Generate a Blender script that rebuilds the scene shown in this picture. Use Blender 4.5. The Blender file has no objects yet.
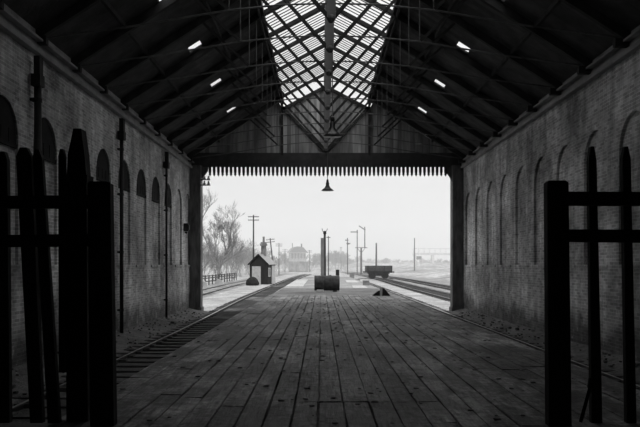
import bpy, math, random
from mathutils import Vector, Matrix
R = random.Random(7)
C = bpy.context.scene.collection
SC = bpy.context.scene
PI = math.pi

# ------------------------------------------------------------------ helpers
class MB:
    def __init__(s): s.v = []; s.f = []; s.mi = []; s.cur = 0
    def add(s, vs, fs):
        b = len(s.v); s.v += [tuple(p) for p in vs]
        for f in fs: s.f.append([b + i for i in f]); s.mi.append(s.cur)
        return s
    def box(s, x0, x1, y0, y1, z0, z1):
        return s.add([(x0,y0,z0),(x1,y0,z0),(x1,y1,z0),(x0,y1,z0),(x0,y0,z1),(x1,y0,z1),(x1,y1,z1),(x0,y1,z1)],
                     [(0,3,2,1),(4,5,6,7),(0,1,5,4),(1,2,6,5),(2,3,7,6),(3,0,4,7)])
    def bar(s, a, b, w, h, up=(0,0,1), w2=None, h2=None):
        a = Vector(a); b = Vector(b); d = (b - a).normalized(); up = Vector(up)
        if abs(d.dot(up)) > .98: up = Vector((0,1,0))
        side = d.cross(up).normalized(); u = side.cross(d).normalized()
        w2 = w if w2 is None else w2; h2 = h if h2 is None else h2
        vs = []
        for p, ww, hh in ((a,w,h),(b,w2,h2)):
            for i, j in ((-1,-1),(1,-1),(1,1),(-1,1)): vs.append(p + side*ww*.5*i + u*hh*.5*j)
        return s.add(vs, [(0,1,2,3),(7,6,5,4),(0,4,5,1),(1,5,6,2),(2,6,7,3),(3,7,4,0)])
    def tube(s, pts, r, n=8, caps=True):
        pts = [Vector(p) for p in pts]
        rs = r if isinstance(r, (list, tuple)) else [r]*len(pts)
        vs = []; fs = []
        for k, p in enumerate(pts):
            d = (pts[min(k+1,len(pts)-1)] - pts[max(k-1,0)]).normalized()
            ref = Vector((0,0,1)) if abs(d.z) < .9 else Vector((0,1,0))
            a = d.cross(ref).normalized(); b = a.cross(d)
            for i in range(n):
                t = 2*PI*i/n; vs.append(p + a*math.cos(t)*rs[k] + b*math.sin(t)*rs[k])
        for k in range(len(pts)-1):
            for i in range(n):
                j = (i+1) % n; fs.append((k*n+i, k*n+j, (k+1)*n+j, (k+1)*n+i))
        if caps:
            fs.append(tuple(range(n-1,-1,-1))); fs.append(tuple(range((len(pts)-1)*n, len(pts)*n)))
        return s.add(vs, fs)
    def lathe(s, prof, c=(0,0,0), n=24, axis='z'):
        vs = []; fs = []
        for (r, z) in prof:
            for i in range(n):
                t = 2*PI*i/n; x, y = r*math.cos(t), r*math.sin(t)
                p = (x,y,z) if axis == 'z' else ((z,x,y) if axis == 'x' else (x,z,y))
                vs.append((p[0]+c[0], p[1]+c[1], p[2]+c[2]))
        for k in range(len(prof)-1):
            for i in range(n):
                j = (i+1) % n; fs.append((k*n+i, k*n+j, (k+1)*n+j, (k+1)*n+i))
        if prof[0][0] > 1e-4: fs.append(tuple(range(n-1,-1,-1)))
        if prof[-1][0] > 1e-4: fs.append(tuple(range((len(prof)-1)*n, len(prof)*n)))
        return s.add(vs, fs)
    def prism(s, poly, y0, y1, plane='xz'):
        n = len(poly)
        def P(a, b, t):
            return (a,t,b) if plane == 'xz' else ((t,a,b) if plane == 'yz' else (a,b,t))
        vs = [P(a,b,y0) for a,b in poly] + [P(a,b,y1) for a,b in poly]
        fs = [tuple(range(n)), tuple(range(2*n-1,n-1,-1))]
        for i in range(n):
            j = (i+1) % n; fs.append((i, i+n, j+n, j))
        return s.add(vs, fs)
    def build(s, name, mats, parent=None, smooth=False, loc=None, fix=True):
        me = bpy.data.meshes.new(name); me.from_pydata(s.v, [], s.f)
        if not isinstance(mats, (list, tuple)): mats = [mats]
        for m in mats: me.materials.append(m)
        if len(mats) > 1: me.polygons.foreach_set('material_index', s.mi)
        if fix:
            import bmesh
            bm = bmesh.new(); bm.from_mesh(me); bmesh.ops.recalc_face_normals(bm, faces=bm.faces); bm.to_mesh(me); bm.free()
        if smooth: me.polygons.foreach_set('use_smooth', [True]*len(me.polygons))
        me.update()
        o = bpy.data.objects.new(name, me); C.objects.link(o)
        if parent: o.parent = parent
        if loc: o.location = loc
        return o

def thing(name, label, cat, loc=(0,0,0), rz=0, group=None):
    o = bpy.data.objects.new(name, None); C.objects.link(o); o.location = loc; o.rotation_euler = (0,0,rz)
    o.empty_display_size = .2
    return tag(o, label, cat, group)
def tag(o, label, cat, group=None, kind=None):
    o['label'] = label; o['category'] = cat
    if group: o['group'] = group
    if kind: o['kind'] = kind
    return o
def struct(o, label=None):
    o['kind'] = 'structure'
    if label: o['label'] = label
    return o
def copy_tree(o, parent=None):
    c = o.copy(); C.objects.link(c)
    if parent: c.parent = parent
    for ch in [x for x in KIDS.get(o.name, [])]: copy_tree(ch, c)
    return c
KIDS = {}
def index_kids(o):
    KIDS[o.name] = list(o.children)
    for ch in o.children: index_kids(ch)

# ------------------------------------------------------------------ materials (all procedural, black and white photograph)
def mat(name):
    m = bpy.data.materials.new(name); m.use_nodes = True; nt = m.node_tree
    return m, nt, nt.nodes, nt.links, nt.nodes['Principled BSDF']
def node(nt, t, **k):
    n = nt.nodes.new(t)
    for a, b in k.items(): setattr(n, a, b)
    return n
def grey(v): return (v, v, v, 1)
def simple(name, v, rough=.8, noise=.35, scale=6, bump=.2, metal=0, island=0., stretch=(1,1,1), bscale=None):
    m, nt, N, L, P = mat(name)
    tc = node(nt, 'ShaderNodeTexCoord'); mp = node(nt, 'ShaderNodeMapping'); mp.inputs['Scale'].default_value = stretch
    L.new(tc.outputs['Object'], mp.inputs['Vector'])
    nz = node(nt, 'ShaderNodeTexNoise'); nz.inputs['Scale'].default_value = scale; nz.inputs['Detail'].default_value = 6
    L.new(mp.outputs[0], nz.inputs['Vector'])
    r = node(nt, 'ShaderNodeMapRange'); r.inputs['From Min'].default_value = .3; r.inputs['From Max'].default_value = .7
    r.inputs['To Min'].default_value = v*(1-noise); r.inputs['To Max'].default_value = v*(1+noise)
    L.new(nz.outputs[0], r.inputs['Value'])
    out = r.outputs[0]
    if island:
        g = node(nt, 'ShaderNodeNewGeometry'); r2 = node(nt, 'ShaderNodeMapRange')
        r2.inputs['To Min'].default_value = 1-island; r2.inputs['To Max'].default_value = 1+island
        L.new(g.outputs['Random Per Island'], r2.inputs['Value'])
        mm = node(nt, 'ShaderNodeMath', operation='MULTIPLY'); L.new(out, mm.inputs[0]); L.new(r2.outputs[0], mm.inputs[1]); out = mm.outputs[0]
    L.new(out, P.inputs['Base Color'])
    if v < .05 and rough > .5: P.inputs['Specular IOR Level'].default_value = .15
    P.inputs['Roughness'].default_value = rough; P.inputs['Metallic'].default_value = metal
    if bump:
        b = node(nt, 'ShaderNodeBump'); b.inputs['Strength'].default_value = bump; b.inputs['Distance'].default_value = .02
        n2 = node(nt, 'ShaderNodeTexNoise'); n2.inputs['Scale'].default_value = bscale or scale*5; L.new(mp.outputs[0], n2.inputs['Vector'])
        L.new(n2.outputs[0], b.inputs['Height']); L.new(b.outputs[0], P.inputs['Normal'])
    return m

def brick(name, v, mortar, soot=1.0):
    m, nt, N, L, P = mat(name)
    tc = node(nt, 'ShaderNodeTexCoord'); sp = node(nt, 'ShaderNodeSeparateXYZ'); L.new(tc.outputs['Object'], sp.inputs[0])
    ad = node(nt, 'ShaderNodeMath', operation='ADD'); L.new(sp.outputs[0], ad.inputs[0]); L.new(sp.outputs[1], ad.inputs[1])
    cb = node(nt, 'ShaderNodeCombineXYZ'); L.new(ad.outputs[0], cb.inputs[0]); L.new(sp.outputs[2], cb.inputs[1])
    br = node(nt, 'ShaderNodeTexBrick'); br.inputs['Scale'].default_value = 1
    br.inputs['Brick Width'].default_value = .24; br.inputs['Row Height'].default_value = .08; br.inputs['Mortar Size'].default_value = .009
    br.inputs['Mortar Smooth'].default_value = .3
    br.inputs['Color1'].default_value = grey(v*.68); br.inputs['Color2'].default_value = grey(v*1.25); br.inputs['Mortar'].default_value = grey(mortar)
    L.new(cb.outputs[0], br.inputs['Vector'])
    # stains : large blotches, vertical runs, pale efflorescence, dark damp foot
    nz = node(nt, 'ShaderNodeTexNoise'); nz.inputs['Scale'].default_value = .55; nz.inputs['Detail'].default_value = 8; nz.inputs['Roughness'].default_value = .65
    L.new(tc.outputs['Object'], nz.inputs['Vector'])
    r1 = node(nt, 'ShaderNodeMapRange'); r1.inputs['From Min'].default_value=.35; r1.inputs['From Max'].default_value=.65
    r1.inputs['To Min'].default_value = .45; r1.inputs['To Max'].default_value = 1.6; L.new(nz.outputs[0], r1.inputs['Value'])
    mp = node(nt, 'ShaderNodeMapping'); mp.inputs['Scale'].default_value = (2.2,2.2,.22); L.new(tc.outputs['Object'], mp.inputs['Vector'])
    n3 = node(nt, 'ShaderNodeTexNoise'); n3.inputs['Scale'].default_value = 1.4; n3.inputs['Detail'].default_value = 5; L.new(mp.outputs[0], n3.inputs['Vector'])
    r3 = node(nt, 'ShaderNodeMapRange'); r3.inputs['From Min'].default_value=.38; r3.inputs['From Max'].default_value=.62
    r3.inputs['To Min'].default_value=.78; r3.inputs['To Max'].default_value=1.15; L.new(n3.outputs[0], r3.inputs['Value'])
    m1 = node(nt,'ShaderNodeMath',operation='MULTIPLY'); L.new(r1.outputs[0], m1.inputs[0]); L.new(r3.outputs[0], m1.inputs[1])
    # damp stain climbing from the ground (a stain in the brick)
    n4 = node(nt,'ShaderNodeTexNoise'); n4.inputs['Scale'].default_value=1.1; n4.inputs['Detail'].default_value=6; L.new(tc.outputs['Object'], n4.inputs['Vector'])
    az = node(nt,'ShaderNodeMath',operation='MULTIPLY_ADD'); az.inputs[1].default_value=-2.2; L.new(n4.outputs[0], az.inputs[0]); L.new(sp.outputs[2], az.inputs[2])
    r4 = node(nt,'ShaderNodeMapRange'); r4.inputs['From Min'].default_value=-1.3; r4.inputs['From Max'].default_value=-.75
    r4.inputs['To Min'].default_value=.22; r4.inputs['To Max'].default_value=1.0; L.new(az.outputs[0], r4.inputs['Value'])
    m2 = node(nt,'ShaderNodeMath',operation='MULTIPLY'); L.new(m1.outputs[0], m2.inputs[0]); L.new(r4.outputs[0], m2.inputs[1])
    # scattered pale salts
    n5 = node(nt,'ShaderNodeTexNoise'); n5.inputs['Scale'].default_value=3.2; n5.inputs['Detail'].default_value=9; n5.inputs['Roughness'].default_value=.75; L.new(tc.outputs['Object'], n5.inputs['Vector'])
    r5 = node(nt,'ShaderNodeMapRange'); r5.inputs['From Min'].default_value=.56; r5.inputs['From Max'].default_value=.7; r5.inputs['To Max'].default_value=.16*soot; r5.inputs['To Min'].default_value=0
    L.new(n5.outputs[0], r5.inputs['Value'])
    mx = node(nt,'ShaderNodeVectorMath',operation='SCALE'); L.new(br.outputs['Color'], mx.inputs[0]); L.new(m2.outputs[0], mx.inputs['Scale'])
    av = node(nt,'ShaderNodeVectorMath',operation='ADD'); L.new(mx.outputs[0], av.inputs[0])
    cc = node(nt,'ShaderNodeCombineXYZ')
    for i in range(3): L.new(r5.outputs[0], cc.inputs[i])
    L.new(cc.outputs[0], av.inputs[1]); L.new(av.outputs[0], P.inputs['Base Color'])
    P.inputs['Roughness'].default_value=.9
    b = node(nt,'ShaderNodeBump'); b.inputs['Strength'].default_value=.6; b.inputs['Distance'].default_value=.012; b.invert = True
    L.new(br.outputs['Fac'], b.inputs['Height']); L.new(b.outputs[0], P.inputs['Normal'])
    return m

def ground_mat(name, v, spread=.5, scale=3., fine=25., rough=.95, pale=0.):
    m, nt, N, L, P = mat(name)
    tc = node(nt,'ShaderNodeTexCoord')
    a = node(nt,'ShaderNodeTexNoise'); a.inputs['Scale'].default_value=scale*.12; a.inputs['Detail'].default_value=8; L.new(tc.outputs['Object'], a.inputs['Vector'])
    b = node(nt,'ShaderNodeTexVoronoi'); b.inputs['Scale'].default_value=fine; L.new(tc.outputs['Object'], b.inputs['Vector'])
    c = node(nt,'ShaderNodeTexNoise'); c.inputs['Scale'].default_value=scale; c.inputs['Detail'].default_value=10; c.inputs['Roughness'].default_value=.7; L.new(tc.outputs['Object'], c.inputs['Vector'])
    ra = node(nt,'ShaderNodeMapRange'); ra.inputs['From Min'].default_value=.35; ra.inputs['From Max'].default_value=.65; ra.inputs['To Min'].default_value=1-spread*.6; ra.inputs['To Max'].default_value=1+spread*.6; L.new(a.outputs[0], ra.inputs['Value'])
    rc = node(nt,'ShaderNodeMapRange'); rc.inputs['From Min'].default_value=.3; rc.inputs['From Max'].default_value=.7; rc.inputs['To Min'].default_value=v*(1-spread); rc.inputs['To Max'].default_value=v*(1+spread); L.new(c.outputs[0], rc.inputs['Value'])
    rb = node(nt,'ShaderNodeMapRange'); rb.inputs['To Min'].default_value=.75; rb.inputs['To Max'].default_value=1.25; L.new(b.outputs['Color'], rb.inputs['Value'])
    m1 = node(nt,'ShaderNodeMath',operation='MULTIPLY'); L.new(ra.outputs[0], m1.inputs[0]); L.new(rc.outputs[0], m1.inputs[1])
    m2 = node(nt,'ShaderNodeMath',operation='MULTIPLY'); L.new(m1.outputs[0], m2.inputs[0]); L.new(rb.outputs[0], m2.inputs[1])
    L.new(m2.outputs[0], P.inputs['Base Color']); P.inputs['Roughness'].default_value=rough
    bu = node(nt,'ShaderNodeBump'); bu.inputs['Strength'].default_value=.7; bu.inputs['Distance'].default_value=.03
    L.new(b.outputs['Distance'], bu.inputs['Height']); L.new(bu.outputs[0], P.inputs['Normal'])
    return m

def plank_mat(name, v):
    m, nt, N, L, P = mat(name)
    tc = node(nt,'ShaderNodeTexCoord'); g = node(nt,'ShaderNodeNewGeometry')
    mp = node(nt,'ShaderNodeMapping'); mp.inputs['Scale'].default_value=(9,.7,9); L.new(tc.outputs['Object'], mp.inputs['Vector'])
    gr = node(nt,'ShaderNodeTexNoise'); gr.inputs['Scale'].default_value=2; gr.inputs['Detail'].default_value=8; gr.inputs['Roughness'].default_value=.7; L.new(mp.outputs[0], gr.inputs['Vector'])
    rg = node(nt,'ShaderNodeMapRange'); rg.inputs['From Min'].default_value=.3; rg.inputs['From Max'].default_value=.7; rg.inputs['To Min'].default_value=v*.45; rg.inputs['To Max'].default_value=v*1.5; L.new(gr.outputs[0], rg.inputs['Value'])
    ri = node(nt,'ShaderNodeMapRange'); ri.inputs['To Min'].default_value=.82; ri.inputs['To Max'].default_value=1.18; L.new(g.outputs['Random Per Island'], ri.inputs['Value'])
    # oil stains and trodden dirt, drawn out along the walk
    mq = node(nt,'ShaderNodeMapping'); mq.inputs['Scale'].default_value=(2.0,.6,1); L.new(tc.outputs['Object'], mq.inputs['Vector'])
    st = node(nt,'ShaderNodeTexNoise'); st.inputs['Scale'].default_value=1.1; st.inputs['Detail'].default_value=5; st.inputs['Roughness'].default_value=.6; L.new(mq.outputs[0], st.inputs['Vector'])
    rs = node(nt,'ShaderNodeMapRange'); rs.inputs['From Min'].default_value=.42; rs.inputs['From Max'].default_value=.55; rs.inputs['To Min'].default_value=.28; rs.inputs['To Max'].default_value=1.2; L.new(st.outputs[0], rs.inputs['Value'])
    dd = node(nt,'ShaderNodeTexNoise'); dd.inputs['Scale'].default_value=7; dd.inputs['Detail'].default_value=9; dd.inputs['Roughness'].default_value=.8; L.new(tc.outputs['Object'], dd.inputs['Vector'])
    rd = node(nt,'ShaderNodeMapRange'); rd.inputs['From Min'].default_value=.35; rd.inputs['From Max'].default_value=.68; rd.inputs['To Min'].default_value=.25; rd.inputs['To Max'].default_value=1.9; L.new(dd.outputs[0], rd.inputs['Value'])
    mL = node(nt,'ShaderNodeMapping'); mL.inputs['Scale'].default_value=(1,.4,1); L.new(tc.outputs['Object'], mL.inputs['Vector'])
    big = node(nt,'ShaderNodeTexNoise'); big.inputs['Scale'].default_value=.75; big.inputs['Detail'].default_value=3; L.new(mL.outputs[0], big.inputs['Vector'])
    rb = node(nt,'ShaderNodeMapRange'); rb.inputs['From Min'].default_value=.4; rb.inputs['From Max'].default_value=.6; rb.inputs['To Min'].default_value=.5; rb.inputs['To Max'].default_value=1.4; L.new(big.outputs[0], rb.inputs['Value'])
    cur = rg.outputs[0]
    for o in (ri, rs, rd, rb):
        mm = node(nt,'ShaderNodeMath',operation='MULTIPLY'); L.new(cur, mm.inputs[0]); L.new(o.outputs[0], mm.inputs[1]); cur = mm.outputs[0]
    L.new(cur, P.inputs['Base Color'])
    rr = node(nt,'ShaderNodeMapRange'); rr.inputs['From Min'].default_value=.38; rr.inputs['From Max'].default_value=.6; rr.inputs['To Min'].default_value=.5; rr.inputs['To Max'].default_value=.78; L.new(st.outputs[0], rr.inputs['Value'])
    L.new(rr.outputs[0], P.inputs['Roughness'])
    P.inputs['Specular IOR Level'].default_value = .3
    bu = node(nt,'ShaderNodeBump'); bu.inputs['Strength'].default_value=1; bu.inputs['Distance'].default_value=.03
    ad = node(nt,'ShaderNodeMath',operation='ADD'); L.new(gr.outputs[0], ad.inputs[0]); L.new(dd.outputs[0], ad.inputs[1])
    L.new(ad.outputs[0], bu.inputs['Height']); L.new(bu.outputs[0], P.inputs['Normal'])
    return m

def glass_mat(name):
    m, nt, N, L, P = mat(name)
    N.remove(P); out = [n for n in N if n.type == 'OUTPUT_MATERIAL'][0]
    t = node(nt,'ShaderNodeBsdfTransparent'); t.inputs[0].default_value = grey(.98)
    gl = node(nt,'ShaderNodeBsdfGlossy'); gl.inputs['Roughness'].default_value=.15
    mx = node(nt,'ShaderNodeMixShader'); mx.inputs[0].default_value=.05
    L.new(t.outputs[0], mx.inputs[1]); L.new(gl.outputs[0], mx.inputs[2]); L.new(mx.outputs[0], out.inputs['Surface'])
    return m

BR_L = brick('brick_left', .42, .62, 2.2); BR_R = brick('brick_right', .46, .62, 2.0); BR_O = brick('brick_outside', .25, .3)
TIMB = simple('sooty_timber', .045, .75, .4, 3, .4, stretch=(1,1,.3), island=.3)
KINGM = simple('king_timber_lit', .16, .75, .3, 3, .3)  # lighter than the other truss timber: light on the posts put into colour
IRON = simple('iron_rod', .12, .6, .3, 8, .1)
ROOFB = simple('roof_boards', .065, .85, .45, 2.2, .6, island=.25)
GABLE = simple('gable_boards', .36, .8, .4, 2.5, .4, island=.45, stretch=(3,3,.3))
FASC = simple('fascia_paint', .06, .7, .3, 3, .2)
PIER = simple('pier_timber', .14, .8, .5, 3, .5, stretch=(2,2,.5))
PLATE = simple('wall_plate_paint', .3, .8, .3, 2, .3)
GATE = simple('tarred_timber', .018, .8, .4, 5, .5, stretch=(2,2,.4))
DECK = plank_mat('deck_planks', .22)
SOIL = ground_mat('dark_soil', .09, .55, 4, 22)
DIRT = ground_mat('ash_dirt', .13, .5, 4, 22)
BALL = ground_mat('pale_ballast', .38, .5, 6, 10)
OUTG = ground_mat('outside_ground', .26, .4, 2.2, 9)
GRASSM = ground_mat('rough_grass', .33, .85, .9, 3)
ASH = ground_mat('wet_ash', .13, .6, 4, 12)
RAILM = simple('rail_steel', .10, .42, .3, 4, .1, metal=.6)
RTOP = simple('rail_top', .5, .3, .2, 4, 0, metal=1)
SLEEP = simple('sleeper_wood', .05, .85, .5, 6, .6, island=.4)
PAVE = ground_mat('paving_slab', .5, .15, 2, 30)
TREE = simple('bare_bark', .28, .9, .3, 4, .3)
DARKP = simple('dark_paint', .03, .6, .4, 4, .2)
BLACKM = simple('coal_black', .03, .9, .5, 8, .8)
LIGHTP = simple('pale_paint', .5, .7, .15, 3, .1)
MIDP = simple('mid_paint', .22, .7, .3, 3, .1)
WHITE = simple('white_china', .8, .35, .05, 3, 0)
RUST = simple('rusty_plate', .045, .6, .5, 5, .3)
POLEM = simple('pole_wood', .07, .9, .3, 4, .3)
SLATE = simple('roof_slate', .28, .5, .25, 5, .3, island=.2)
CONC = simple('bridge_concrete', .7, .8, .12, 2, .1)
LAMPM = simple('lamp_enamel', .03, .35, .3, 4, 0)
DUSK = simple('arch_head_shade', .012, .8, .4, 4, .2)  # near black: shade of deeper arch recesses put into the colour
STONE = simple('rubble_stone', .09, .9, .5, 9, .5, island=.7)
GLASS = glass_mat('roof_glass')

# ------------------------------------------------------------------ key dimensions (metres); the eye is 1.6 above the deck, F pixels of focal length
F = 700.; EYE = 1.6
def px(x, y, d): return ((x-321)/F*d, d, EYE + (265-y)/F*d)
AX = .23                      # building axis
XL, XR = -6.36, 6.9           # wall faces
YB = -3.2; YE = 34.2; BAY = 2.16
EAV = EYE + 4.98              # rafter foot height
XG = 2.12                     # half width of glazing
HG = EYE + 7.86; HR = EYE + 8.98
GND = -.7

# ------------------------------------------------------------------ walls with blind arches
def wall(name, X, sgn, mt, cy0, w, depth, dark):
    """front face in the plane x = X, recesses go away from the room (sgn)"""
    b = MB(); sill = EYE + .01; apex = EYE + 3.4; top = EYE + 4.68; r = w/2; spring = apex - r*1.12
    ys = [cy0 - BAY*k for k in range(17) if cy0 - BAY*k > YB + w/2 + .05][::-1]
    NA = 14
    def P(x, y, z): return (x, y, z)
    # below sill
    b.add([P(X,YB,GND-.3),P(X,YE,GND-.3),P(X,YE,sill),P(X,YB,sill)], [(0,1,2,3)])
    b.add([P(X,YB,apex+.1),P(X,YE,apex+.1),P(X,YE,top),P(X,YB,top)], [(0,1,2,3)])
    prev = YB
    for c in ys:
        y0, y1 = c - r, c + r
        b.add([P(X,prev,sill),P(X,y0,sill),P(X,y0,apex+.1),P(X,prev,apex+.1)], [(0,1,2,3)])
        arc = [(c - r*math.cos(PI*i/NA), spring + (apex-spring)*math.sin(PI*i/NA)) for i in range(NA+1)]
        for i in range(NA):
            (a0,z0),(a1,z1) = arc[i], arc[i+1]
            b.add([P(X,a0,z0),P(X,a1,z1),P(X,a1,apex+.1),P(X,a0,apex+.1)], [(0,1,2,3)])
            b.add([P(X,a0,z0),P(X,a1,z1),P(X+sgn*depth,a1,z1),P(X+sgn*depth,a0,z0)], [(0,1,2,3)])
        Xd = X + sgn*depth
        for yy in (y0, y1): b.add([P(X,yy,sill),P(X,yy,spring),P(Xd,yy,spring),P(Xd,yy,sill)], [(0,1,2,3)])
        b.add([P(X,y0,sill),P(X,y1,sill),P(Xd,y1,sill),P(Xd,y0,sill)], [(0,1,2,3)])
        b.add([P(Xd,y0,sill),P(Xd,y1,sill),P(Xd,y1,spring),P(Xd,y0,spring)], [(0,1,2,3)])
        b.add([P(Xd,a,z) for a,z in arc], [tuple(range(NA+1))])
        b.box(min(X+sgn*.002,X-sgn*.03), max(X+sgn*.002,X-sgn*.03), y0-.06, y1+.06, sill-.09, sill)
        prev = y1
    b.add([P(X,prev,sill),P(X,YE,sill),P(X,YE,apex+.1),P(X,prev,apex+.1)], [(0,1,2,3)])
    # outer skin
    b.box(min(X+sgn*.3,X+sgn*.55), max(X+sgn*.3,X+sgn*.55), YB, YE, GND-.3, top)
    b.add([P(X,YE,GND-.3),P(X+sgn*.3,YE,GND-.3),P(X+sgn*.3,YE,top),P(X,YE,top)], [(0,1,2,3)])
    b.add([P(X,YB,top),P(X,YE,top),P(X+sgn*.3,YE,top),P(X+sgn*.3,YB,top)], [(0,1,2,3)])
    struct(b.build(name, mt, fix=False))
    return ys, spring, apex
ysL, sprL, apL = wall('wall_left', XL, -1, BR_L, 33.45, 1.4, .07, True)
ysR, _, _ = wall('wall_right', XR, 1, BR_R, 32.75, 1.5, .08, False)
# boards in the left arch heads, blackened to stand in for recess shade
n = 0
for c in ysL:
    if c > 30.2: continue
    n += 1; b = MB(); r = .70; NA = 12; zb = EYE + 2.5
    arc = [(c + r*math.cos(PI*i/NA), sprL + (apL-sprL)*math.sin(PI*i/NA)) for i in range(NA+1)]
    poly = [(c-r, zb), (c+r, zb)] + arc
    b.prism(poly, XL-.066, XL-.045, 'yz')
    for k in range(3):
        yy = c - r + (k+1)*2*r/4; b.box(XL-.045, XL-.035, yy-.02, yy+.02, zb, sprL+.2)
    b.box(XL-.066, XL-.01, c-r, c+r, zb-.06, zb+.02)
    struct(b.build('window_%d' % n, DUSK), 'arch head board, blackened for the shade of a deep recess, above the bricked-up opening')

# unseen back wall behind the camera, kept closed so the near end stays dark
b = MB(); b.box(XL-.5, XR+.5, YB-.4, YB, GND-.3, HR+.3)
struct(b.build('wall_back', BR_R))

# wall plates with moulding
for s, X in ((-1, XL), (1, XR)):
    b = MB()
    x_in = X - s*.14
    b.box(min(x_in,X+s*.3), max(x_in,X+s*.3), YB, YE, EYE+4.68, EYE+4.78)
    b.box(min(X-s*.06,X+s*.3), max(X-s*.06,X+s*.3), YB, YE, EYE+4.78, EYE+4.95)
    b.box(min(X-s*.2,X+s*.3), max(X-s*.2,X+s*.3), YB, YE, EYE+4.95, EYE+5.0)
    struct(b.build('trim_%d' % (1 if s < 0 else 2), PLATE), 'grey moulded wall plate under the rafter feet')
    b = MB(); yk = YB
    while yk < YE:                                    # pale boards closing the eaves between the rafters
        b.box(min(X-s*.02,X+s*.04), max(X-s*.02,X+s*.04), yk, min(yk+.26, YE), EYE+5.0, EYE+5.34); yk += .27
    struct(b.build('trim_%d' % (3 if s < 0 else 4), PLATE))

# ------------------------------------------------------------------ roof slopes with openings for the roof lights
def zroof(x):     # underside of boards, x relative to axis
    a = abs(x)
    if a > XG: return HG + .22 - (a - XG)*.64 + .0
    return HR + .22 - a*.53
holes = {}
lightY = [17.4, 21.75, 26.1, 30.6]
def slope(side):
    x0 = XG; x1 = abs((XR if side > 0 else XL) - AX) + .45
    xc = (4.2 if side > 0 else 4.15)
    xs = [x0]; x = x0
    cols = []
    # columns along the slope
    def hx(): return (xc-.2, xc+.2)
    xs = [x0, xc-.2, xc+.2, x1]
    hy = []
    for i, y in enumerate(lightY):
        if side < 0 and i == 0: hy.append((y-.35, y+.45))
        else: hy.append((y-.25, y+.25))
    ys = [YB] + [v for p in hy for v in p] + [YE+.35]
    b = MB(); t = .028
    def P(a, y, up): return (AX + side*a, y, zroof(a) + (t if up else 0))
    for i in range(len(xs)-1):
        for j in range(len(ys)-1):
            if i == 1 and j % 2 == 1: continue
            # boards run down the slope, each board .2 wide
            ya = ys[j]
            while ya < ys[j+1]-1e-4:
                yb_ = min(ya+.22, ys[j+1])
                off = .006*R.random()
                A = [P(xs[i],ya,0),P(xs[i+1],ya,0),P(xs[i+1],yb_,0),P(xs[i],yb_,0),P(xs[i],ya,1),P(xs[i+1],ya,1),P(xs[i+1],yb_,1),P(xs[i],yb_,1)]
                A = [(p[0],p[1],p[2]+off) for p in A]
                b.add(A, [(0,3,2,1),(4,5,6,7),(0,1,5,4),(1,2,6,5),(2,3,7,6),(3,0,4,7)]); ya = yb_
    # weatherproof covering on top (no gaps)
    def Q(a, y, h): return (AX + side*a, y, zroof(a) + h)
    for i in range(3):
        for j in range(len(ys)-1):
            if i == 1 and j % 2 == 1: continue
            b.add([Q(xs[i],ys[j],.04),Q(xs[i+1],ys[j],.04),Q(xs[i+1],ys[j+1],.04),Q(xs[i],ys[j+1],.04)], [(0,1,2,3)])
    return b.build('ceiling', ROOFB, fix=False), hy, xc
names = ['nearest the entrance gates', 'second from the gates', 'third from the gates', 'nearest the open end']
wn = n
for side in (-1, 1):
    o, hy, xc = slope(side); struct(o, 'dark boarded roof slope')
    for i, (y0, y1) in enumerate(hy):
        b = MB()
        z0, z1 = zroof(xc-.2), zroof(xc+.2)
        for (aa, bb) in (((xc-.2,y0),(xc+.2,y0)),((xc-.2,y1),(xc+.2,y1)),((xc-.2,y0),(xc-.2,y1)),((xc+.2,y0),(xc+.2,y1))):
            b.bar((AX+side*aa[0],aa[1],zroof(aa[0])+.03),(AX+side*bb[0],bb[1],zroof(bb[0])+.03),.03,.05)
        wn += 1
        fr = struct(b.build('window_%d' % wn, TIMB), '%s roof light in the %s slope, %s' % ('broken' if (side<0 and i==0) else 'small square', 'left' if side<0 else 'right', names[i]))
        p = MB(); hgt = .055
        if side < 0 and i == 0:
            p.add([(AX+side*(xc-.2),y0,z0+hgt),(AX+side*(xc+.02),y0,zroof(xc+.02)+hgt),(AX+side*(xc-.08),y0+.2,zroof(xc-.08)+hgt),(AX+side*(xc-.2),y0+.25,z0+hgt)],[(0,1,2,3)])
        else:
            p.add([(AX+side*(xc-.2),y0,z0+hgt),(AX+side*(xc+.2),y0,z1+hgt),(AX+side*(xc+.2),y1,z1+hgt),(AX+side*(xc-.2),y1,z0+hgt)],[(0,1,2,3)])
        p.build('pane', GLASS, fr, fix=False)

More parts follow.
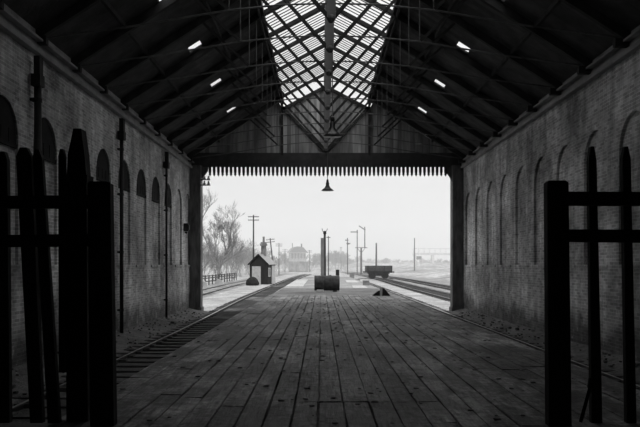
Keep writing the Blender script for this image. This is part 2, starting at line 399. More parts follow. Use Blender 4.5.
# ------------------------------------------------------------------ glazed ridge
trY = [17.8 + 2.2*k for k in range(-8, 8)]        # truss positions
GY0 = trY[4] - .05 + 0*BAY                               # start of the glazing
GZ = YE + .35
for side in (-1, 1):
    b = MB(); yy = trY[4]; ip = 0
    while yy < GZ - .02:
        if yy > trY[-1]+.1: break
        isr = min(abs(yy - t) for t in trY) < .05
        if not isr:
            b.bar((AX+side*.08, yy, HR+.15), (AX+side*XG, yy, HG+.2), .045, .02)
        yy += 2.2/8
    b.bar((AX+side*XG, GY0, HG+.16), (AX+side*XG, GZ, HG+.16), .16, .16)
    b.bar((AX+side*(XG+.05), GY0, HG+.05), (AX+side*(XG+.05), GZ, HG+.05), .06, .2)
    o = struct(b.build('window_%d' % (wn+1), TIMB), 'long patent glazing of the %s side of the ridge' % ('left' if side<0 else 'right')); wn += 1
    p = MB(); p.add([(AX,GY0,HR+.24),(AX+side*(XG+.1),GY0,HG+.24),(AX+side*(XG+.1),GZ,HG+.24),(AX,GZ,HR+.24)],[(0,1,2,3)])
    p.build('pane', GLASS, o, fix=False)
    # unseen boarding over the near ridge, added to keep the near walls dark
    b = MB(); y = YB
    while y < GY0:
        y2 = min(y+.22, GY0)
        b.add([(AX,y,HR+.22),(AX+side*XG,y,HG+.22),(AX+side*XG,y2,HG+.22),(AX,y2,HR+.22),(AX,y,HR+.3),(AX+side*XG,y,HG+.3),(AX+side*XG,y2,HG+.3),(AX,y2,HR+.3)],
              [(0,3,2,1),(4,5,6,7),(0,1,5,4),(1,2,6,5),(2,3,7,6),(3,0,4,7)]); y = y2
    struct(b.build('ceiling', ROOFB), 'unseen boarding added to block ridge light near the gates')
b = MB(); b.box(AX-.09, AX+.09, YB, GZ, HR-.02, HR+.26)
struct(b.build('trim_5', TIMB), 'ridge beam')
for k, a in enumerate((3.4, 5.2)):
    for side in (-1, 1):
        b = MB(); b.bar((AX+side*a, YB, zroof(a)-.06), (AX+side*a, YE, zroof(a)-.06), .08, .12)
        struct(b.build('trim_%d' % (6+k*2+(side>0)), TIMB), 'purlin under the roof boards')

# ------------------------------------------------------------------ trusses
def make_truss():
    t = thing('roof_truss', '', 'roof truss', (AX, 0, 0), 0, 'roof trusses')
    for s in (-1, 1):
        ex = (abs(XL-AX) if s < 0 else abs(XR-AX)) - .02
        zf = zroof(ex)-.12
        MB().bar((s*ex,0,zf),(s*XG,0,zroof(XG)-.12),.12,.2).bar((s*XG,0,HG+.09),(0,0,HR+.11),.11,.13).build('rafter', TIMB, t)
        MB().box(min(s*(ex+.1),s*(ex-.35)), max(s*(ex+.1),s*(ex-.24)), -.075, .075, zf-.2, zf-.02).build('rafter_foot', TIMB, t)
        MB().tube([(s*(ex-.1),0,EYE+5.05),(s*4.4,0,EYE+5.33),(s*2.28,0,EYE+5.68)], .022, 6).build('tie_rod', IRON, t)
        MB().tube([(s*2.28,0,EYE+5.66),(s*2.28,0,zroof(2.28)-.1)], .012, 6).build('hanger_rod', IRON, t)
        MB().bar((s*.06,0,EYE+5.52),(s*XG,0,HG-.02),.065,.085).build('strut', TIMB, t)
        MB().bar((s*2.3,0,EYE+5.7),(s*3.6,0,zroof(3.6)-.22),.06,.07).build('raking_strut', TIMB, t)
    MB().tube([(-2.28,0,EYE+5.68),(-1.1,0,EYE+5.80),(0,0,EYE+5.83),(1.1,0,EYE+5.80),(2.28,0,EYE+5.68)], .02, 6).build('collar_rod', IRON, t)
    MB().box(-.1,.1,-.06,.06,EYE+5.5,HR+.05).build('king_post', KINGM, t)
    MB().lathe([(.0,-.1),(.06,-.09),(.1,-.02),(.1,.03),(.06,.07),(.0,.08)], (0,0,EYE+5.5), 12).build('king_shoe', IRON, t)
    return t
ords = ['nearest the open end','second from the open end','third from the open end','fourth from the open end','fifth from the open end','sixth from the open end',
        'seventh from the open end','eighth from the open end','ninth from the open end','tenth from the open end','eleventh from the open end','twelfth from the open end',
        'thirteenth from the open end','fourteenth from the open end','fifteenth from the open end','sixteenth from the open end']
tr = make_truss(); index_kids(tr); vis = [y for y in trY[::-1] if y > 10.5]
for i, y in enumerate(vis):
    o = tr if i == 0 else copy_tree(tr)
    o.location.y = y; o['label'] = 'dark timber roof truss with iron rods, ' + ords[i]

# ------------------------------------------------------------------ end screen: posts, beam, gable, valance
b = MB()
zb = EYE + 4.84
b.box(XL-.1, XR+.1, YE-.12, YE+.12, zb, zb+.62)
struct(b.build('trim_10', FASC), 'deep dark beam across the open end')
b = MB()
def gtop(a):
    return zroof(a) - (.5 if a < XG else .02)
x = XL - .1
while x < XR + .1:
    x2 = min(x+.2, XR+.1); pts = []
    a0, a1 = abs(x-AX), abs(x2-AX)
    o_ = .006*R.random()
    b.prism([(x, zb+.6), (x2, zb+.6), (x2, gtop(a1)), (x, gtop(a0))], YE-.02+o_, YE+.03+o_)
    x = x2
struct(b.build('wall_end', GABLE), 'vertically boarded gable above the open end')
b = MB()
for s in (-1, 1):
    b.bar((AX+s*XG, YE-.09, zb+.5), (AX+s*XG, YE-.09, gtop(XG+.01)), .1, .1)
    b.bar((AX, YE-.09, gtop(0)), (AX+s*XG, YE-.09, gtop(XG-.01)), .12, .14)
    b.bar((AX, YE-.10, EYE+5.5), (AX+s*XG, YE-.10, HG-.15), .1, .12)
b.bar((AX, YE-.10, zb+.5), (AX, YE-.10, gtop(0)), .14, .1)
struct(b.build('trim_11', TIMB), 'framing of the end gable')
for s, X in ((-1, XL), (1, XR)):
    b = MB()
    xo, xi = X + s*.3, X - s*.53
    b.box(min(xo,xi), max(xo,xi), YE-.3, YE+.3, GND-.2, zb)
    b.box(min(xo,xi-s*.05), max(xo,xi-s*.05), YE-.34, YE+.34, GND-.2, GND+.25)
    b.prism([(xi, zb), (xi, zb-.75), (xi-s*.08, zb-.55), (xi-s*.3, zb-.25), (xi-s*.34, zb)], YE-.08, YE+.08)
    struct(b.build('wall_%s' % ('left_pier' if s < 0 else 'right_pier'), PIER), 'dark pier at the open end')
v = thing('valance', 'dark notched valance board hanging across the open end of the shed', 'valance', (0, YE-.16, 0))
MB().box(-5.75, 6.3, -.03, .03, EYE+4.76, EYE+4.95).build('top_board', FASC, v)
proto = None; step = (445.5-210)/56
for i in range(57):
    cx = (210 + i*step - 321)/F*(YE-.16)
    if proto is None:
        q = MB(); w_ = .068
        q.prism([(-w_, EYE+4.80), (w_, EYE+4.80), (w_, EYE+4.5), (w_*.6, EYE+4.46), (w_, EYE+4.42), (0, EYE+4.30), (-w_, EYE+4.42), (-w_*.6, EYE+4.46), (-w_, EYE+4.5)], -.02, .01)
        proto = q.build('valance_board', FASC, v); proto.location.x = cx
    else:
        c = proto.copy(); C.objects.link(c); c.parent = v; c.location.x = cx

# insulator bracket on the left pier; its white stands in for bright sky
t = thing('insulator_bracket', 'insulators, whitened to stand in for bright sky, on a small bracket at the top of the left pier', 'insulator', (-5.70, YE-.335, EYE+3.9))
MB().box(-.12,.34,-.03,.03,-.06,-.01).box(-.12,.34,-.03,.03,.2,.24).build('bracket', DARKP, t)
for i in range(2):
    for j in range(2):
        MB().lathe([(.03,-.02),(.07,0),(.075,.06),(.04,.09),(.055,.14),(.02,.18)], (.06+.2*i, 0, -.01+.25*j), 12).build('insulator', WHITE, t, smooth=True)

# downpipes on the left wall
def downpipe(y, r, label):
    t = thing('downpipe', label, 'drainpipe', (XL+r+.09, y, GND), 0, 'drainpipes on the left wall')
    MB().tube([(0,0,0),(0,0,6.3)], r, 12).build('pipe', DARKP, t, smooth=True)
    for z in (.9, 2.7, 4.5, 5.9): MB().lathe([(r+.012,-.04),(r+.012,.04)], (0,0,z), 12).box(-r-.045,0,-r-.05,r+.05,z-.03,z+.03).build('collar', DARKP, t)
    MB().box(-.1,.1,-.13,.13,6.2,6.45).build('rainwater_head', DARKP, t)
    MB().box(-.05,.08,-.1,.1,6.43,6.85).build('spout', DARKP, t)
downpipe(28.2, .045, 'thin dark drainpipe on left wall, nearest the open end')
downpipe(21.8, .06, 'dark drainpipe on left wall beside the left gate post')
downpipe(15.3, .08, 'thick dark drainpipe on left wall behind the left gate')
# small bell box on the far left wall
t = thing('wall_box', 'small dark box fixed on the left wall near the open end', 'box', (XL+.1, 32.5, EYE+1.75))
MB().box(-.1,.1,-.1,.1,-.18,.18).build('case', DARKP, t); MB().box(.1,.14,-.07,.07,-.12,.1).build('lid', DARKP, t); MB().lathe([(.0,-.1),(.07,-.05),(.06,0)], (.0,0,-.2), 10).build('bell', DARKP, t)

# ------------------------------------------------------------------ hanging lamps
def lamp(y, label, dia=.56, zb=EYE+3.42, ztop=None):
    t = thing('hanging_lamp', label, 'lamp', (.3, y, zb), 0, 'lamps hanging on the shed axis')
    k = dia/.52
    MB().lathe([(.262*k,0),(.265*k,.015),(.22*k,.06),(.13*k,.13),(.075*k,.24),(.075*k,.36),(.05*k,.40),(.0,.41)], n=24).lathe([(.25*k,.004),(.12*k,.11),(.06*k,.2),(0,.22)], n=24).build('lamp_shade', LAMPM, t, smooth=True)
    MB().lathe([(0,.05),(.045,.08),(.05,.13),(.025,.2)], n=12).build('bulb', MIDP, t, smooth=True)
    MB().lathe([(.05,.38),(.06,.42),(.05,.5),(.02,.53)], n=12).build('cap', LAMPM, t)
    MB().tube([(0,0,.5),(0,0,(ztop or EYE+5.8)-zb)], .014, 6).build('suspension_rod', IRON, t)
    return t
lamp(32.24, 'small looking dark lamp hanging below the valance against the white sky')
lamp(18.3, 'large looking dark lamp hanging in front of the boarded gable', .47, EYE+3.36, HR)

# ------------------------------------------------------------------ timber platform (one deck) + ground
PE_L, PE_R, PY1 = -2.75, 4.1, 37.2
b = MB()
xs = [PE_L]; x = PE_L + .34; 
while x < PE_R - .3:
    xs.append(x); wd = .285 if -2.0 < x < 1.9 else .40
    x += wd*R.uniform(.95, 1.06)
xs.append(PE_R - .001)
for i in range(len(xs)-1):
    y = YB + R.random()*2
    b.box(xs[i]+.006, xs[i+1]-.006, YB, y-.005, -.09, 0)
    while y < PY1:
        L_ = R.uniform(3.2, 8.5)
        y2 = min(y + L_, PY1)
        if y < 8.2 < y2 and -.5 < xs[i] < 1.4: y2 = 8.2
        g0 = R.uniform(.001, .010)*(1 if R.random()<.7 else .2); g1 = R.uniform(.001, .009); h = R.uniform(-.009, 0.003); h2 = R.uniform(-.012, 0.003)
        x0, x1 = xs[i]+g0, xs[i+1]-g1
        ns = max(1, int((y2-y)/.45)); vs = []; fs = []          # worn plank with ragged edges and a little sag
        wear = R.choice((.004,.009,.016))
        for k in range(ns+1):
            yy = y+.008+(y2-y-.016)*k/ns; ja = wear*R.random(); jb = wear*R.random(); dz = R.uniform(-.003,.003)
            vs += [(x0+ja,yy,-.09),(x0+ja,yy,h-.004+dz),(x0+ja+.012,yy,h+dz),(x1-jb-.012,yy,h2+dz),(x1-jb,yy,h2-.004+dz),(x1-jb,yy,-.09)]
        for k in range(ns):
            for i2 in range(5): fs.append((k*6+i2,k*6+i2+1,(k+1)*6+i2+1,(k+1)*6+i2))
        fs += [(5,4,3,2,1,0), tuple(ns*6+i2 for i2 in range(6))]
        b.add(vs, fs)
        y = y2
fl = struct(b.build('floor', DECK), 'timber plank platform deck')
b = MB(); b.box(PE_L+.05, PE_R-.05, YB, PY1, GND-.2, -.10)
b.build('platform_body', SOIL, fl)
for X, s in ((PE_L, 1), (PE_R, -1)):
    b = MB(); b.box(min(X, X+s*.05), max(X, X+s*.05), YB, PY1, -.22, -.095)
    for k in range(24): b.box(min(X+s*.01,X+s*.06), max(X+s*.01,X+s*.06), YB+k*2.2, YB+k*2.2+.2, GND, -.2)
    b.build('edge_face', DARKP, fl)
# earth platform beyond the planks, with a ramp
b = MB(); 
b.add([(PE_L,PY1,-.02),(PE_R,PY1,-.02),(3.9,95,-.03),(-2.3,95,-.03),(2.4,118,GND+.02),(-3.0,118,GND+.02),(PE_L,PY1,GND-.1),(PE_R,PY1,GND-.1),(3.9,95,GND-.1),(-2.3,95,GND-.1)],
      [(3,2,4,5),(2,8,4),(3,5,9)])
def edge(y): t = (y-PY1)/(95-PY1); return PE_L+(-2.3-PE_L)*t, PE_R+(3.9-PE_R)*t
prev = None
for k in range(41):
    y = PY1+(95-PY1)*k/40; row = []
    l, rr_ = edge(y)
    for i in range(11): row.append((l+(rr_-l)*i/10, y, -.025+R.uniform(-.008,.006)))
    row = [(l,y,GND-.1)]+row+[(rr_,y,GND-.1)]
    b.cur = 0 if y < 50 else 1
    if prev:
        for i in range(12): b.add([prev[i],prev[i+1],row[i+1],row[i]], [(0,1,2,3)])
    prev = row
struct(b.build('ground_bank', [ASH, OUTG], fix=False), 'ash surfaced end of the platform ramping down')

# ground : one big sheet outside, dark soil strips inside
b = MB(); b.add([(-900,YE+.3,GND),(900,YE+.3,GND),(900,1600,GND),(-900,1600,GND)],[(0,1,2,3)])
b.add([(-900,-60,GND),(XL-.5,-60,GND),(XL-.5,YE+.3,GND),(-900,YE+.3,GND)],[(0,1,2,3)])
b.add([(XR+.5,-60,GND),(900,-60,GND),(900,YE+.3,GND),(XR+.5,YE+.3,GND)],[(0,1,2,3)])
struct(b.build('ground', GRASSM, fix=False), 'rough grass beyond the yard')
def strip(name, pts, z, mt, label, seg=1.2, amp=.02, kind='structure'):
    """strip between two edge polylines given as (y, x0, x1)"""
    b = MB(); vs = []; fs = []; nx = 8; rows = []
    for (ya,a0,a1),(yb_,c0,c1) in zip(pts, pts[1:]):
        n_ = max(1, int((yb_-ya)/seg))
        for k in range(n_): 
            t = k/n_; rows.append((ya+(yb_-ya)*t, a0+(c0-a0)*t, a1+(c1-a1)*t))
    rows.append(pts[-1])
    for (y,a,c) in rows:
        for i in range(nx+1): vs.append((a+(c-a)*i/nx, y, z + (amp*(R.random()-.5) if 0<i<nx else 0)))
    for j in range(len(rows)-1):
        for i in range(nx): fs.append((j*(nx+1)+i, j*(nx+1)+i+1, (j+1)*(nx+1)+i+1, (j+1)*(nx+1)+i))
    b.add(vs, fs); o = b.build(name, mt, fix=False); o['kind'] = kind; o['label'] = label
    return o
strip('ground', [(YB,XL-.1,PE_L+.1),(YE+.2,XL-.1,PE_L+.1)], GND+.005, SOIL, 'dark trodden soil beside the left track', .5, .03)
strip('ground', [(YB,PE_R-.1,XR+.1),(YE+.2,PE_R-.1,XR+.1)], GND+.005, SOIL, 'dark trodden soil beside the right track', .5, .03)
# banked soil against both walls
for s, X in ((-1, XL), (1, XR)):
    b = MB(); vs = []; fs = []; wd = 1.25 if s < 0 else .85; ny = 90; nx = 5
    for j in range(ny+1):
        y = YB + (YE-.3-YB)*j/ny
        for i in range(nx+1):
            t = i/nx; vs.append((X - s*wd*(1-t) , y, GND + .01 + (.16 + .06*R.random())*t**1.3 + (.02*R.random() if i else 0)))
    for j in range(ny):
        for i in range(nx): fs.append((j*(nx+1)+i, j*(nx+1)+i+1, (j+1)*(nx+1)+i+1, (j+1)*(nx+1)+i))
    b.add(vs, fs); o = b.build('ground_bank', DIRT, fix=False); struct(o, 'bank of ash and dirt along the foot of the %s wall' % ('left' if s<0 else 'right'))
strip('gravel', [(YE+.2,-8.0,-2.7),(60,-8.2,-2.7),(100,-8.6,-2.7),(170,-8.6,-2.5),(240,-10,2)], GND+.02, BALL, 'pale gravel between the left tracks', 2, .02)
strip('gravel', [(YE+.2,4.2,8.0),(60,4.2,8.0),(100,3,7.6),(170,1.5,6),(240,0,5)], GND+.02, BALL, 'pale ballast between the right tracks', 2, .02)
strip('ground', [(YE+.2,-12.6,-8.0),(60,-12.6,-8.2),(100,-12.6,-8.6),(170,-12.6,-8.6),(260,-14,-8)], GND+.015, OUTG, 'dull ballast of the far left track', 2, .02)
strip('ground', [(YE+.2,8.0,20.),(60,8,20.),(100,7.6,19),(170,6,16),(260,3,12)], GND+.015, OUTG, 'dull ballast of the right hand tracks', 2, .02)

# ------------------------------------------------------------------ tracks
def track(label, xf, y0, y1, group='railway tracks', gauge=1.5, base=GND, pitch=.75, indiv=60, embed=0):
    t = thing('railway_track', label, 'track', (0,0,0), 0, group)
    rh = .155; zt = base + .10
    n_ = max(2, int((y1-y0)/6)); pts = [y0+(y1-y0)*k/n_ for k in range(n_+1)]
    for dx in (-gauge/2, gauge/2):
        b = MB()
        for a, c in zip(pts, pts[1:]):
            A = (xf(a)+dx, a); B = (xf(c)+dx, c)
            b.cur = 0
            b.bar((A[0],A[1],zt-.06-.07),(B[0],B[1],zt-.06-.07),.13,.02)
            b.bar((A[0],A[1],zt-.06),(B[0],B[1],zt-.06),.02,.12)
            b.bar((A[0],A[1],zt-.012),(B[0],B[1],zt-.012),.068,.024)
            b.cur = 1; b.bar((A[0],A[1],zt+.001),(B[0],B[1],zt+.001),.045,.004)
        b.build('rail', [RAILM, RTOP], t, fix=False)
    y = y0 + .3; k = 0; sp = None; rest = MB()
    while y < y1:
        if k < indiv:
            if sp is None:
                sp = MB().box(-1.28,1.28,-.125,.125,-.09,0).box(-.9,-.6,-.1,.1,0,.03).box(.6,.9,-.1,.1,0,.03).build('sleeper', SLEEP, t)
                o = sp
            else:
                o = sp.copy(); C.objects.link(o); o.parent = t
            o.location = (xf(y)+R.uniform(-.03,.03), y, base+.045+R.uniform(-.008,.004)-embed); o.rotation_euler = (0,0,R.uniform(-.015,.015))
        else:
            rest.box(xf(y)-1.28,xf(y)+1.28,y-.125,y+.125,base-.04,base+.035-embed)
        y += pitch; k += 1
    if rest.v:
        o = rest.build('sleeper_run', SLEEP, t, fix=False); o['kind'] = 'stuff'
    return t
def cl(v, a, b): return max(a, min(b, v))
def sm(t): t = cl(t,0,1); return t*t*(3-2*t)
track('dark track with open sleepers between the platform and the left wall', lambda y: -4.01 - .4*sm((y-20)/30) + 3*sm((y-110)/160), 5.0, 170, indiv=90)
track('track between the platform and the right wall', lambda y: 5.03, 5.0, 95, indiv=60)
track('track beyond the gravel on the left, passing behind the black hut', lambda y: -9.6 - .6*sm((y-40)/40) + 5*sm((y-110)/160), YE+1, 200, indiv=60, embed=.03)
track('first track right of the pale ballast, leading to the wagon', lambda y: 9.2 + .5*sm((y-60)/50) - 3*sm((y-125)/130), YE+1, 230, indiv=60, embed=.0)
track('second track right of the pale ballast, beyond the right pier', lambda y: 12.9 + .3*sm((y-60)/50) - 4*sm((y-120)/150), YE+1, 230, indiv=60, embed=.0)

# rubble along the wall feet
for s, X, lab in ((-1, XL, 'loose rubble and stones along the foot of the left wall'), (1, XR, 'loose rubble and stones along the foot of the right wall')):
    b = MB()
    for k in range(300):
        y = YB + 4 + (YE-6-YB)*R.random(); a = R.random()**1.4; x = X - s*(.12 + (1.1 if s<0 else .8)*a)
        r = R.uniform(.01,.035)*(1.8 if R.random()<.06 else 1); z = GND + .17*(1-a)**1.1 + r*.35 + .03
        v_ = [(x+r*R.uniform(.6,1.3)*i, y+r*R.uniform(.6,1.4)*j, z+r*.7*R.uniform(.6,1.2)*k2) for i in (-1,1) for j in (-1,1) for k2 in (-1,1)]
        b.add(v_, [(0,1,3,2),(4,6,7,5),(0,4,5,1),(2,3,7,6),(0,2,6,4),(1,5,7,3)])
    tag(b.build('rubble', STONE, fix=False), lab, 'rubble', None, 'stuff')
b = MB()
for k in range(420):
    y = R.uniform(6.5, 34); x = R.gauss(.8, 1.5); x = cl(x, PE_L+.2, PE_R-.2)
    r = R.uniform(.008,.028)
    v_ = [(x+r*R.uniform(.6,1.8)*i, y+r*R.uniform(.6,1.4)*j, .004+r*.5*(k2+1)*R.uniform(.3,.8)) for i in (-1,1) for j in (-1,1) for k2 in (-1,1)]
    b.add(v_, [(0,1,3,2),(4,6,7,5),(0,4,5,1),(2,3,7,6),(0,2,6,4),(1,5,7,3)])
tag(b.build('litter', STONE, fix=False), 'scattered chips and dirt on the plank platform', 'litter', None, 'stuff')

# ------------------------------------------------------------------ gates
GD = 7.0
def gpt(x, y): p = px(x, y, GD); return p
def post_mesh(b, xa0, xa1, ya, xb0, xb1, yb, dy=.2, yoff=0):
    """tapered square post seen between columns xa0..xa1 at row ya and xb0..xb1 at row yb"""
    dd_ = GD+yoff
    A0, A1 = px(xa0,ya,dd_), px(xa1,ya,dd_); B0, B1 = px(xb0,yb,dd_), px(xb1,yb,dd_)
    zb_ = max(B0[2], .0) if yb > 400 else B0[2]
    y0, y1 = GD-dy/2+yoff, GD+dy/2+yoff
    vs = [(A0[0],y0,A0[2]),(A1[0],y0,A1[2]),(A1[0],y1,A1[2]),(A0[0],y1,A0[2]),(B0[0],y0,zb_),(B1[0],y0,zb_),(B1[0],y1,zb_),(B0[0],y1,zb_)]
    b.add(vs, [(0,1,2,3),(7,6,5,4),(0,4,5,1),(1,5,6,2),(2,6,7,3),(3,7,4,0)]); return b
def lean(x, y0, y1, xa, xb):   # column at row y of a leaning edge
    return xa + (xb-xa)*(x-y0)/(y1-y0)
def picket(rootp, x0t, x1t, yt, x0b, x1b, yb, tip=8, label=None, yoff=.12, dy=.07):
    b = MB(); xm = (x0t+x1t)/2; 
    def e(y, l): 
        t = (y-yt)/(yb-yt); return (x0t+(x0b-x0t)*t) if l else (x1t+(x1b-x1t)*t)
    y1 = yt+tip
    w_ = (x1t-x0t)
    post_mesh(b, xm-w_*.22, xm+w_*.22, yt, e(y1,1), e(y1,0), y1, dy, yoff)
    post_mesh(b, e(y1,1), e(y1,0), y1, x0b, x1b, yb, dy, yoff)
    return b.build('picket', GATE, rootp)
g = thing('timber_gate', 'black timber gate on the right with two rails and two tall pickets', 'gate', (0,0,0), 0, 'old timber gates')
b = MB(); post_mesh(b, 545.5,566.5,183,547,569.5,425.5,.12); post_mesh(b, 547.5,564,181,545.5,566.5,183,.1); b.build('gate_post', GATE, g)
def rail_(rootp, x0, x1, ya0, yb0, ya1, yb1, dy=.1, yoff=0):
    A0=gpt(x0,ya0);A1=gpt(x0,yb0);B0=gpt(x1,ya1);B1=gpt(x1,yb1); y0=GD-dy/2+yoff;y1=GD+dy/2+yoff
    b = MB(); b.add([(A0[0],y0,A0[2]),(A1[0],y0,A1[2]),(A1[0],y1,A1[2]),(A0[0],y1,A0[2]),(B0[0],y0,B0[2]),(B1[0],y0,B1[2]),(B1[0],y1,B1[2]),(B0[0],y1,B0[2])],
      [(0,1,2,3),(7,6,5,4),(0,4,5,1),(1,5,6,2),(2,6,7,3),(3,7,4,0)])
    return b.build('rail', GATE, rootp)
rail_(g, 565, 668, 192, 205.5, 192.5, 206); rail_(g, 565, 668, 229.5, 242, 230, 243)
picket(g, 587.5,595,147,590.5,601,425,14); picket(g, 621,629,147,625.5,635,425,12); picket(g, 655,663,146,658,668,425,12)
s_ = thing('loose_stake', 'thin dark stake leaning against the inner picket of the right gate', 'stake', (0,0,0))
MB().bar(gpt(590,388)[:2]+(gpt(590,388)[2],), (gpt(582.5,422)[0], GD+.05, .02), .03,.03).bar(gpt(591.5,378),gpt(590,388),.05,.03).build('stick', GATE, s_)

g = thing('timber_gate', 'black timber gate on the left with leaning pickets and a pointed post', 'gate', (0,0,0), 0, 'old timber gates')
b = MB(); post_mesh(b, 89.5,111.8,184,92,115.5,425.5,.12); post_mesh(b, 91.5,108,182,89.5,111.8,184,.1); b.build('gate_post', GATE, g)
b = MB(); post_mesh(b, 76,83.5,130,70.5,87,156,.16,.24); post_mesh(b, 70.5,87,156,69.5,88.5,176,.16,.24); post_mesh(b, 67,90.5,176,68,90,183,.2,.24); post_mesh(b, 69,89.5,183,69.5,90.5,425.5,.18,.24)
b.build('pointed_post', GATE, g)
rail_(g, -28, 91, 196.5, 208.5, 195.5, 208.5); rail_(g, -28, 91, 235.5, 247.5, 234, 246.5)
picket(g, 59.5,65.3,149.5,60,66.5,372,7); picket(g, -1,8.5,152,0,11,425,8)
picket(g, 17,32,148,31.5,44,423,9); picket(g, 33.5,42.5,150,49,60.5,423,8)
picket(g, -25,-14,150,-24,-13,425,8)

# ------------------------------------------------------------------ things on the platform
t = thing('oil_drum', 'large dark riveted drum lying on the platform', 'drum', (.36, 42.6, 0), R.uniform(.02,.03))
MB().lathe([(0,-.76),(.44,-.76),(.46,-.75),(.47,-.70),(.455,-.69),(.46,-.3),(.475,-.28),(.475,-.22),(.46,-.2),(.46,.2),(.475,.22),(.475,.28),(.46,.3),(.455,.69),(.47,.70),(.46,.75),(.44,.76),(0,.76)], (0,0,.5), 32, 'x').build('barrel_body', RUST, t, smooth=False)
MB().lathe([(.05,0),(.05,.04),(0,.04)], (.2,-.0,.955), 10).build('bung', RUST, t)
MB().box(-.62,-.22,-.62,-.4,0,.12).build('chock', LIGHTP, t)['label'] = 'pale wooden chock'
MB().box(.35,.6,-.5,-.36,0,.08).build('chock', DARKP, t)
t = thing('lamp_post', 'thick dark post with a forked top standing behind the drum', 'post', px(323.8, 0, 45.5)[:2]+(0,))
k = 45.5/F
MB().box(-.12,.12,-.12,.12,0,.9).build('base', POLEM, t)
MB().box(-.2,.02,-.09,.09,.5,EYE+27*k).build('boarding', MIDP, t)
MB().tube([(.06,0,.2),(.06,0,EYE+33*k)], [.1,.07], 12).build('pole', POLEM, t)
MB().tube([(.06,0,EYE+32*k),(-.08,0,EYE+34*k),(-.12,0,EYE+36.5*k)], .018, 6).tube([(.06,0,EYE+32*k),(.18,0,EYE+34*k),(.24,0,EYE+36.5*k)], .018, 6).build('fork', POLEM, t)
MB().lathe([(.09,0),(.11,.05),(.1,.14),(.05,.2)], (.06,0,EYE+31*k), 12).build('collar', DARKP, t)
def simple_post(x, ytop, d, w, label, name='post', mt=POLEM, base=GND, cat='post', cap=True, group=None):
    p = px(x, ytop, d); t = thing(name, label, cat, (p[0], d, base), 0, group)
    MB().tube([(0,0,0),(0,0,p[2]-base)], [w/2, w*.4], 10).build('pole', mt, t)
    if cap: MB().lathe([(w*.6,0),(w*.75,.08),(w*.3,.2)], (0,0,p[2]-base), 10).build('cap', mt, t)
    return t
# wedges and short post at the right edge
for i, (x0, x1, xp, ya, yb_) in enumerate(((372.5, 380.5, 379, 290.5, 295.5), (381.5, 390, 383, 288, 295.5))):
    d = EYE*F/(yb_-265); a = px(x0,0,d)[0]; c = px(x1,0,d)[0]; pk = px(xp,0,d)[0]; h = (yb_-ya)/F*d
    t = tag(MB().prism([(a-pk,0),(c-pk,0),(c-pk-.05,.06),(.03,h),(-.03,h),(a-pk+.03,.05)], -.25, .25).build('timber_wedge', DARKP, loc=(pk,d,.0)),
            ['low dark wheel stop left of the pale stub post', 'taller dark wheel stop right of the pale stub post'][i], 'wheel stop', 'wheel stops')
t = tag(MB().prism([(-.06,0),(.05,0),(.05,.42),(0,.47),(-.06,.42)], -.06, .06).build('stub_post', LIGHTP, loc=px(381.2,0,36.4)[:2]+(.0,)), 'short pale stub post between the two wheel stops', 'post')
t = thing('crate', 'small dark box on a stand beyond the drum', 'box', px(337.5,0,80)[:2]+(-.03,))
MB().box(-.2,.2,-.2,.2,.45,1.05).build('case', DARKP, t); MB().box(-.23,.23,-.23,.23,1.05,1.1).build('lid', DARKP, t); MB().box(-.1,.1,-.1,.1,0,.45).build('stand', MIDP, t)

# slabs of pale paving
def slab(pts, z, label):
    return tag(MB().prism(pts, z, z+.05, 'xy').build('paving_slab', PAVE), label, 'paving', 'pale paving patches')
def q(x, dy, zz=0.): d = EYE*F/dy; return ((x-321)/F*d, d)
slab([q(285,21.5),q(303,21.5),q(308,14.5),q(297,14.5)], -.045, 'long pale paving patch on the platform left of the drum')
slab([q(353,23),q(368,23),q(364,20.5),q(352,20.5)], -.045, 'pale paving patch on the platform right of the drum')
slab([q(347,17.5),q(360,17.5),q(355,15),q(345,15)], -.045, 'smaller pale paving patch further right of the drum')
for i, (x, y, d, w, h, lab) in enumerate(((366,284,56,.5,.35,'grey box by the right platform edge'),(357,276,88,.8,.5,'pale box left of the wagon'),(352,270,120,.8,.9,'hazy box below the bracket signal'),(373,283,60,.12,.5,'short dark peg at the right platform edge'))):
    X = (x-321)/F*d; zb_ = EYE-(y-265)/F*d
    zb_ = -.025 if d < 95 and X < 4.1 else GND+.02
    t = thing('trackside_box', lab, 'box', (X, d, zb_))
    MB().box(-w/2,w/2,-w/3,w/3,0,h).build('case', MIDP if i!=1 else LIGHTP, t); MB().box(-w*.53,w*.53,-w*.36,w*.36,h,h+.04).build('lid', MIDP, t)

# ------------------------------------------------------------------ hut
d = 82.; k = d/F
hx, hz = (261.6-321)*k, GND
t = thing('platelayers_hut', 'small black gabled hut with a pale door and tall chimney', 'hut', (hx, d+1.4, hz), math.radians(-13))
t.scale = (.9,.9,.94)
W2, H1, H2, D2 = 1.22, 2.55, 3.75, 1.7
MB().prism([(-W2,0),(W2,0),(W2,H1),(0,H2-.05),(-W2,H1)], -D2, D2).build('wall_boards', simple('hut_tar', .035, .8, .4, 3, .4, stretch=(6,6,.3)), t)
def roofside(s):
    return MB().add([(0,-D2-.15,H2),(s*(W2+.18),-D2-.15,H1-.1),(s*(W2+.18),D2+.15,H1-.1),(0,D2+.15,H2),(0,-D2-.15,H2+.07),(s*(W2+.2),-D2-.15,H1-.03),(s*(W2+.2),D2+.15,H1-.03),(0,D2+.15,H2+.07)],
      [(0,3,2,1),(4,5,6,7),(0,1,5,4),(1,2,6,5),(2,3,7,6),(3,0,4,7)])
for s in (-1,1): roofside(s).build('roof_slope', SLATE, t)
for s in (-1,1): MB().bar((0,-D2-.17,H2+.02),(s*(W2+.2),-D2-.17,H1-.08),.05,.14).build('bargeboard', DARKP, t)
